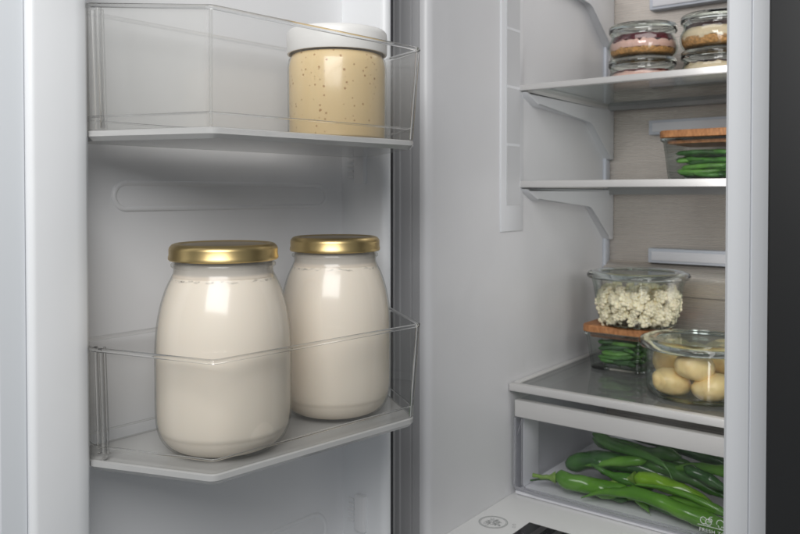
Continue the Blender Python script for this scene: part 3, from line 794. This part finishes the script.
# ------------------------------------------------------------------ jars in the door
def milk_jar(c, r, h, label, mlabel, seed):
    zt = h
    s = thing('milk_jar', label, 'jar', c, 'big milk jars in the lower basket')
    k = r / 0.063
    body = smoothprof([(0.0, 0.002), (0.034*k, 0.0015), (0.046*k, 0.003), (0.0545*k, 0.0085), (0.0605*k, 0.019), (0.0628*k, 0.034), (0.063*k, 0.062), (0.063*k, 0.090), (0.0618*k, 0.111), (0.0585*k, 0.130), (0.0535*k, 0.146), (0.0484*k, 0.1565), (0.0462*k, 0.1615), (0.0462*k, 0.168), (0.0458*k, 0.176)], 5)
    body = [(r_, z_ * 1.022) for r_, z_ in body]
    obj('jar_body', add_lathe(bmesh.new(), body, c, 80), M['milkglass'], s, angle=60)
    obj('jar_neck', add_lathe(bmesh.new(), [(0.0464*k, 0.1692), (0.0482*k, 0.1705), (0.0484*k, 0.1727), (0.0468*k, 0.1742)], c, 64), M['milkglass'], s, angle=60)
    lid = [(0.0, 0.1856), (0.040*k, 0.1856), (0.0415*k, 0.1868), (0.0450*k, 0.1872), (0.0475*k, 0.1862), (0.0497*k, 0.1835), (0.0502*k, 0.1815), (0.0502*k, 0.1755), (0.0507*k, 0.1745), (0.0508*k, 0.1718), (0.0497*k, 0.1705), (0.0485*k, 0.1712), (0.0480*k, 0.174), (0.0, 0.1745)]
    lid = [(r_, 0.1915 - (0.1872 - z_) * 0.92) for r_, z_ in lid]
    l = obj('lid', add_lathe(bmesh.new(), lid, c, 96), M['gold'], s, angle=40)
    obj('lid_top', add_lathe(bmesh.new(), [(0.0, 0.1904), (0.0392*k, 0.1904), (0.0398*k, 0.1901)], c, 64), M['goldtop'], l)
    inner = [(max(0, rr - 0.0016), z + (0.0016 if z < 0.02 else 0)) for rr, z in body if z <= 0.1620]
    inner = inner + [(inner[-1][0] - 0.001, 0.1640), (0.0, 0.1641)]
    solo('milk', add_lathe(bmesh.new(), inner, c, 72), M['milk'], mlabel, 'milk', c, 'milk in the jars', angle=60)
    # drying film of milk left on the neck above the level
    film = [(body_r - 0.0012, z) for body_r, z in [(0.0479*k, 0.1615), (0.0463*k, 0.1650), (0.0462*k, 0.1697), (0.0460*k, 0.1765)]]
    solo('milk_film', add_lathe(bmesh.new(), film, c, 64), M['film'], mlabel.replace('milk filling', 'thin milk film on the neck of'), 'milk film', c, None, angle=60)

M['film'] = clear('milk_residue', (0.95, 0.93, 0.9), (0.9, 0.88, 0.85), 0.3, milk=0.95, refl0=0.01, refl1=0.1, milkcol=(0.92, 0.86, 0.78))
j1 = D(0.4425, -0.594, -0.2370); j2 = D(0.5905, -0.5965, -0.2370)
milk_jar(j1, 0.0624, 0.187, 'larger looking milk jar with gold lid, nearest the free door edge', 'milk filling the front jar nearest the free door edge', 1)
milk_jar(j2, 0.0602, 0.187, 'milk jar with gold lid standing behind, nearest the hinge', 'milk filling the rear jar nearest the hinge', 2)

sc = D(0.6005, -0.603, 0.0568)
s = thing('sauce_jar', 'clear straight jar with a white screw lid in the upper basket', 'jar', sc)
obj('jar_body', add_lathe(bmesh.new(), [(0.0, 0.0), (0.049, 0.0), (0.0525, 0.0012), (0.0536, 0.005), (0.0538, 0.080), (0.0525, 0.088), (0.050, 0.091), (0.050, 0.105)], sc, 80), M['milkglass'], s, angle=60)
obj('lid', add_lathe(bmesh.new(), [(0.0, 0.1195), (0.049, 0.1195), (0.0525, 0.1188), (0.0540, 0.117), (0.0545, 0.113), (0.0545, 0.0955), (0.0538, 0.0940), (0.0520, 0.0940), (0.0515, 0.10), (0.0, 0.10)], sc, 96), M['white'], s, angle=40)
solo('sauce', add_lathe(bmesh.new(), [(0.0, 0.0025), (0.049, 0.0025), (0.0517, 0.005), (0.0522, 0.080), (0.0508, 0.0875), (0.0490, 0.0925), (0.0, 0.093)], sc, 72), M['sauce'], 'tan sauce with brown specks filling the white-lidded jar', 'sauce', sc, angle=60)

# ------------------------------------------------------------------ round glass food jars
def round_jar(c, rb, rt, rl, h, hl, label):
    # c base centre; rb / rt body radius at the foot / top, rl lid radius, h body height, hl lid height
    s = thing('food_jar', label, 'jar', c, 'round glass food jars with glass lids')
    out = smoothprof([(0.0, 0.0035), (rb*0.72, 0.003), (rb*0.84, 0.0005), (rb*0.95, 0.0020), (rb, 0.0085), (rb + (rt-rb)*0.35, h*0.40), (rb + (rt-rb)*0.8, h*0.80), (rt, h*0.93), (rt+0.0015, h)], 5)
    inn = [(max(0, r - 0.0032), z + 0.004 if z < 0.02 else z) for r, z in out][::-1]
    obj('jar_body', add_lathe(bmesh.new(), out + inn, c, 80), M['glass'], s, angle=60)
    obj('jar_foot', add_lathe(bmesh.new(), [(rb*0.80, 0.0012), (rb*0.90, 0.0002), (rb*0.965, 0.0022), (rb*0.985, 0.0048), (rb*0.90, 0.0052)], c, 64, True), M['rimglass'], s, angle=60)
    L = [(0.0, h+hl*0.78), (rl*0.70, h+hl*0.78), (rl*0.76, h+hl*0.97), (rl*0.86, h+hl), (rl*0.965, h+hl*0.80), (rl, h+hl*0.45), (rl*0.985, h+hl*0.12), (rl*0.93, h+0.0005), (rl*0.86, h+hl*0.20), (rl*0.74, h+hl*0.42)]
    L[0:1] = []
    l = obj('lid', add_lathe(bmesh.new(), L, c, 80, True), M['rimglass'], s, angle=60)
    obj('lid_pane', add_lathe(bmesh.new(), [(0.0, h+hl*0.76), (rl*0.73, h+hl*0.76), (rl*0.73, h+hl*0.46), (0.0, h+hl*0.46)], c, 64), M['lidglass'], l, angle=60)
    return s

cj = Vector((-0.4850, 1.2900, -0.2222))
round_jar(cj, 0.0640, 0.0755, 0.0850, 0.0790, 0.0125, 'round glass jar of cauliflower with a glass lid, standing on the wooden lid')
pj = Vector((-0.3500, 1.1900, -0.2988))
round_jar(pj, 0.0780, 0.0815, 0.0900, 0.0690, 0.0150, 'round glass jar of potatoes with a glass lid, standing on the lowest shelf')

# potatoes
def potato(p, size, rot, label, seed):
    size = [v_ * 1.07 for v_ in size]
    bm = bmesh.new()
    bmesh.ops.create_icosphere(bm, subdivisions=4, radius=1.0)
    for v in bm.verts:
        q = v.co.copy()
        v.co = v.co * (1 + 0.10*noise.noise(q*1.1 + Vector((seed*3.1, 0, seed))) + 0.025*noise.noise(q*3.2 + Vector((seed, 5, 0))))
        v.co = Vector((v.co.x*size[0], v.co.y*size[1], v.co.z*size[2]))
    bmesh.ops.transform(bm, matrix=Matrix.Translation(p) @ (Matrix.Rotation(rot[2], 4, 'Z') @ Matrix.Rotation(rot[1], 4, 'Y') @ Matrix.Rotation(rot[0], 4, 'X')), verts=bm.verts)
    return solo('potato', bm, M['potato'], label, 'potato', p, 'peeled potatoes in the round jar', angle=80)
potato((-0.3980,1.1900,-0.2520), (0.022, 0.024, 0.028), (0.2, 0.1, 0.2), 'upper left peeled potato, standing upright against the jar wall', 1)
potato((-0.3790,1.1450,-0.2765), (0.0265, 0.021, 0.0185), (0.0, 0.22, 0.65), 'lower left peeled potato, lying on the jar floor in front', 2)
potato((-0.3430,1.1370,-0.2480), (0.0275, 0.019, 0.0190), (0.1, 0.18, 0.65), 'middle peeled potato resting on top of the two lower ones', 3)
potato((-0.3220,1.1480,-0.2770), (0.0270, 0.022, 0.0185), (0.0, -0.25, 0.65), 'lower right peeled potato, half hidden by the frame', 4)
potato((-0.3130,1.1930,-0.2440), (0.025, 0.022, 0.022), (0.3, 0.2, 0.9), 'upper right peeled potato, behind the middle one', 5)
potato((-0.3620,1.2000,-0.2470), (0.023, 0.021, 0.021), (0.3, -0.3, 0.1), 'rear peeled potato seen between the upper left and middle ones', 6)
potato((-0.3500,1.2200,-0.2780), (0.028, 0.022, 0.019), (0.0, 0.1, 1.2), 'rearmost peeled potato low at the back of the jar', 7)

potato((-0.3900,1.2150,-0.2460), (0.024, 0.021, 0.020), (0.2, 0.3, 1.0), 'peeled potato at the back left, behind the upright one', 8)
potato((-0.3300,1.2250,-0.2420), (0.026, 0.021, 0.020), (0.1, -0.2, 0.4), 'peeled potato at the back, topmost of the heap', 9)

# cauliflower florets: three shapes shared by all pieces
random.seed(11)
def floret_bm(seed):
    rnd = random.Random(seed)
    bm = bmesh.new()
    for k in range(15):
        a = k * 2.4; rr = 0.0076 * math.sqrt(k / 15.0)
        p = Vector((rr*math.cos(a), rr*math.sin(a), 0.0055 - 60*rr*rr + rnd.uniform(-0.0006, 0.0006)))
        bmesh.ops.create_icosphere(bm, subdivisions=2, radius=rnd.uniform(0.0023, 0.0035), matrix=Matrix.Translation(p))
    for v in bm.verts: v.co += v.co.normalized() * 0.0003 * noise.noise(v.co * 600 + Vector((seed, 0, 0)))
    add_tube(bm, [(0, 0, 0.004), (0.0006, 0, -0.001), (0.0012, 0.0004, -0.0075)], [0.0056, 0.0036, 0.0026], 8)
    return bm
protos = []
for k in range(4):
    o = obj('cauliflower_floret', floret_bm(k + 3), M['caul'], None, angle=70)
    tag(o, 'small cream cauliflower floret heaped in the lidded glass jar on the wooden lid', 'cauliflower', 'cauliflower florets in the jar')
    protos.append(o)
spots = []
for layer, (z, nn, rm) in enumerate(((0.0120, 27, 0.053), (0.0215, 29, 0.056), (0.031, 31, 0.058), (0.0405, 31, 0.060), (0.0495, 29, 0.060), (0.057, 18, 0.052))):
    ni = nn // 3
    for i in range(nn - ni):
        a = 2*math.pi*i/(nn - ni) + layer*0.3 + random.uniform(-.1, .1)
        spots.append((rm*math.cos(a), rm*math.sin(a), z + random.uniform(-.0025, .0025), a, True))
    for i in range(ni):
        a = random.uniform(0, 6.28); r = rm * 0.62 * math.sqrt(random.random())
        spots.append((r*math.cos(a), r*math.sin(a), z + random.uniform(-.002, .003), a, False))
for i, (x, y, z, a, outer_) in enumerate(spots):
    o = protos[i] if i < 4 else protos[i % 4].copy()
    if i >= 4: C.objects.link(o)
    if z > 0.05:
        z += random.uniform(-0.004, 0.003)
    o.location = (cj.x + x, cj.y + y, cj.z + z)
    o.rotation_euler = (random.uniform(-.8, .8), (1.2 if outer_ else 0.3) + random.uniform(-.5, .5), a + random.uniform(-.4, .4))
    sc_ = random.uniform(0.95, 1.5); o.scale = (sc_, sc_, sc_)

# ------------------------------------------------------------------ rectangular glass boxes with wooden lids and beans
def rrect(x0, x1, y0, y1, r, k=5):
    out = []
    for cx_, cy_, a0 in ((x1-r, y1-r, 0), (x0+r, y1-r, 90), (x0+r, y0+r, 180), (x1-r, y0+r, 270)):
        for i in range(k + 1):
            a = math.radians(a0 + 90*i/k); out.append((cx_ + r*math.cos(a), cy_ + r*math.sin(a)))
    return out

def food_box(x0, x1, y0, y1, z0, h, label, seed, nb, blabel):
    cx_, cy_ = (x0+x1)/2, (y0+y1)/2
    s = thing('food_box', label, 'food container', (cx_, cy_, z0), 'rectangular glass boxes with wooden lids')
    def rr(d, r, z): return [(x, y, z) for x, y in rrect(x0+d, x1-d, y0+d, y1-d, r)]
    lz = z0 + h - 0.0145
    rings = [rr(0.013, 0.012, z0), rr(0.0095, 0.014, z0+0.0012), rr(0.0075, 0.015, z0+0.006), rr(0.0015, 0.016, lz-0.006), rr(0.0, 0.016, lz-0.004), rr(0.0, 0.016, lz),
             rr(0.0032, 0.014, lz), rr(0.0045, 0.014, lz-0.006), rr(0.0108, 0.012, z0+0.006), rr(0.0135, 0.011, z0+0.0045)]
    obj('glass_dish', loft(bmesh.new(), rings), M['dishglass'], s, angle=50)
    rings = [rr(0.0085, 0.013, z0+0.0006), rr(0.0072, 0.014, z0+0.0022), rr(0.0078, 0.014, z0+0.0050), rr(0.0120, 0.012, z0+0.0050)]
    obj('dish_foot', loft(bmesh.new(), rings), M['rimglass'], s, angle=50)
    rings = [rr(-0.002, 0.017, lz-0.0022), rr(-0.0026, 0.017, lz), rr(-0.002, 0.017, lz+0.0018), rr(0.002, 0.015, lz+0.0018), rr(0.002, 0.015, lz-0.0022)]
    obj('rim', loft(bmesh.new(), rings, False, False), M['rimglass'], s, angle=50)
    rings = [rr(0.0075, 0.012, lz-0.0065), rr(0.0070, 0.012, lz-0.0008)]
    l = obj('lid', loft(bmesh.new(), [rr(-0.002, 0.017, lz+0.0026), rr(-0.0032, 0.018, lz+0.0034), rr(-0.0032, 0.018, z0+h-0.0016), rr(-0.0016, 0.017, z0+h)]), M['wood'], s, angle=40)
    obj('lid_underside', loft(bmesh.new(), rings), M['wood'], l, angle=40)
    rnd = random.Random(seed)
    L = (x1 - x0) - 0.040
    rows = 12
    for i in range(nb):
        row = i % rows; q = i // rows
        by = y0 + 0.0165 + row * 0.0082 + rnd.uniform(-.002, .002)
        if by > y1 - 0.018: by = y1 - 0.02
        bz = z0 + 0.0100 + q * 0.0068 + rnd.uniform(-.001, .001)
        ln = L * rnd.uniform(0.50, 0.94)
        xs = x0 + 0.019 + rnd.uniform(0, L - ln)
        sl = rnd.uniform(-.006, .006); bow = rnd.uniform(-.004, .004); dy = rnd.uniform(-.030, .030)
        pts = []; rad = []
        for k in range(17):
            t = k / 16
            y_ = by + dy*(t-.5)
            y_ = max(y0 + 0.0165, min(y1 - 0.0165, y_))
            z_ = max(z0+0.0098, bz + sl*(t-.5) + bow*math.sin(math.pi*t))
            z_ = min(z_, z0 + h - 0.027)
            pts.append((xs + ln*t, y_, z_))
            rad.append(0.0035 * min(1, (t/0.08)**.6 if t < .08 else 1) * min(1, ((1-t)/0.12)**.7 if t > .88 else 1) * (1 + 0.07*math.sin(t*30+i)) + 0.0004)
        solo('green_bean', add_tube(bmesh.new(), pts, rad, 10), rnd.choice([M['bean'], M['bean'], M['bean_light'], M['bean_dark']]), blabel, 'green bean', (xs, by, bz), 'green beans in ' + blabel.split(' in ')[1], angle=70)
    return s
food_box(-0.5630, -0.4520, 1.2390, 1.3650, -0.2988, 0.0760, 'glass box with wooden lid on the lowest shelf, under the cauliflower jar', 5, 68, 'green bean packed in the wooden-lidded box under the cauliflower jar')
food_box(-0.4335, -0.3000, 1.2430, 1.3900, 0.0200, 0.0820, 'glass box with wooden lid alone on the middle shelf', 8, 68, 'green bean packed in the wooden-lidded box on the middle shelf')

# ------------------------------------------------------------------ dessert jars, stacked two by two
def dessert(c, label, dlabel, kind, seed):
    s = thing('dessert_jar', label, 'jar', c, 'small dessert jars on the upper shelf')
    R = 0.0575
    out = smoothprof([(0.0, 0.0025), (0.036, 0.0018), (0.042, 0.0005), (0.0475, 0.002), (0.0545, 0.010), (R, 0.019), (0.0568, 0.027), (0.0530, 0.0345), (0.0515, 0.0395), (0.0525, 0.0450)], 5)
    inn = [(max(0, r - 0.0024), z + (0.003 if z < 0.012 else 0.0)) for r, z in out][::-1]
    obj('jar_body', add_lathe(bmesh.new(), out + inn, c, 72), M['glass'], s, angle=60)
    L = [(0.0, 0.0555), (0.050, 0.0555), (0.0545, 0.0572), (0.0562, 0.0555), (0.0562, 0.0468), (0.0550, 0.0455), (0.0535, 0.0468), (0.0530, 0.0525), (0.0, 0.0525)]
    obj('lid', add_lathe(bmesh.new(), L, c, 72), M['rimglass'], s, angle=50)
    d = thing('layered_dessert', dlabel, 'dessert', (c[0], c[1], c[2] + 0.005), 'layered desserts in jars')
    def rin(z):
        for (r0, z0), (r1, z1) in zip(out[:-1], out[1:]):
            if z0 <= z <= z1 and z > 0.004: return r0 + (r1-r0)*(z-z0)/max(1e-9, z1-z0) - 0.0026
        return 0.04
    def layer(name, z0, z1, mat, am0, am1, parent, seg=72):
        bm = bmesh.new()
        zs = [z0 + (z1-z0)*k/5 for k in range(6)]
        ringv = []
        for k, z in enumerate(zs):
            rv = []
            for i in range(seg):
                a = 2*math.pi*i/seg
                w0 = am0*noise.noise(Vector((math.cos(a)*4, math.sin(a)*4, seed))) + am0*0.6*noise.noise(Vector((math.cos(a)*14, math.sin(a)*14, seed)))
                w1 = am1*noise.noise(Vector((math.cos(a)*4, math.sin(a)*4, seed+7))) + am1*0.6*noise.noise(Vector((math.cos(a)*14, math.sin(a)*14, seed+7)))
                zz = z + w0*(1-k/5) + w1*k/5
                r = rin(max(0.0062, min(0.044, zz)))
                rv.append((c[0]+r*math.cos(a), c[1]+r*math.sin(a), c[2]+zz))
            ringv.append(rv)
        mid = [(c[0]+(x-c[0])*0.5, c[1]+(y-c[1])*0.5, z + 0.0015) for x, y, z in ringv[-1]]
        loft(bm, ringv + [mid])
        obj(name, bm, mat, parent, angle=60)
    if kind == 'berry':
        layer('crumb_base', 0.0065, 0.0150, M['crumb'], 0.0, 0.0035, d)
        layer('cream_layer', 0.0153, 0.0275, M['pinkcream'], 0.0035, 0.0075, d)
        layer('jam_topping', 0.0278, 0.0385, M['jam'], 0.0075, 0.0012, d)
    elif kind == 'pink':
        layer('cream_layer', 0.0065, 0.0330, M['pinkcream'], 0.0, 0.002, d)
        layer('jam_topping', 0.0332, 0.0362, M['jam'], 0.002, 0.0008, d)
    elif kind == 'choc':
        layer('crumb_base', 0.0065, 0.0180, M['crumb'], 0.0, 0.0070, d)
        layer('cream_layer', 0.0182, 0.0335, M['cream'], 0.0070, 0.0035, d)
        layer('sauce_topping', 0.0338, 0.0400, M['choc'], 0.0025, 0.0025, d)
    else:
        layer('cream_layer', 0.0065, 0.0350, M['cream'], 0.0, 0.0035, d)
        layer('sauce_topping', 0.0353, 0.0372, M['choc'], 0.0035, 0.0020, d)

dl = (-0.487, 1.310, 0.1722); drr = (-0.3595, 1.300, 0.1722)
HJ = 0.0574
dessert(dl, 'lower dessert jar of the left stack, half hidden by the shelf edge', 'pink dessert with a thin red top, bottom of the left stack', 'pink', 1)
dessert((dl[0]+0.001, dl[1], dl[2]+HJ), 'upper dessert jar of the left stack, with berry jam showing', 'layered dessert with dark red jam on top, top of the left stack', 'berry', 2)
dessert(drr, 'lower dessert jar of the right stack, half hidden by the shelf edge', 'plain cream dessert with dark drips, bottom of the right stack', 'plain', 3)
dessert((drr[0]-0.001, drr[1]+0.001, drr[2]+HJ), 'upper dessert jar of the right stack, with crumbs under cream', 'cream and crumb dessert with dark sauce, top of the right stack', 'choc', 4)
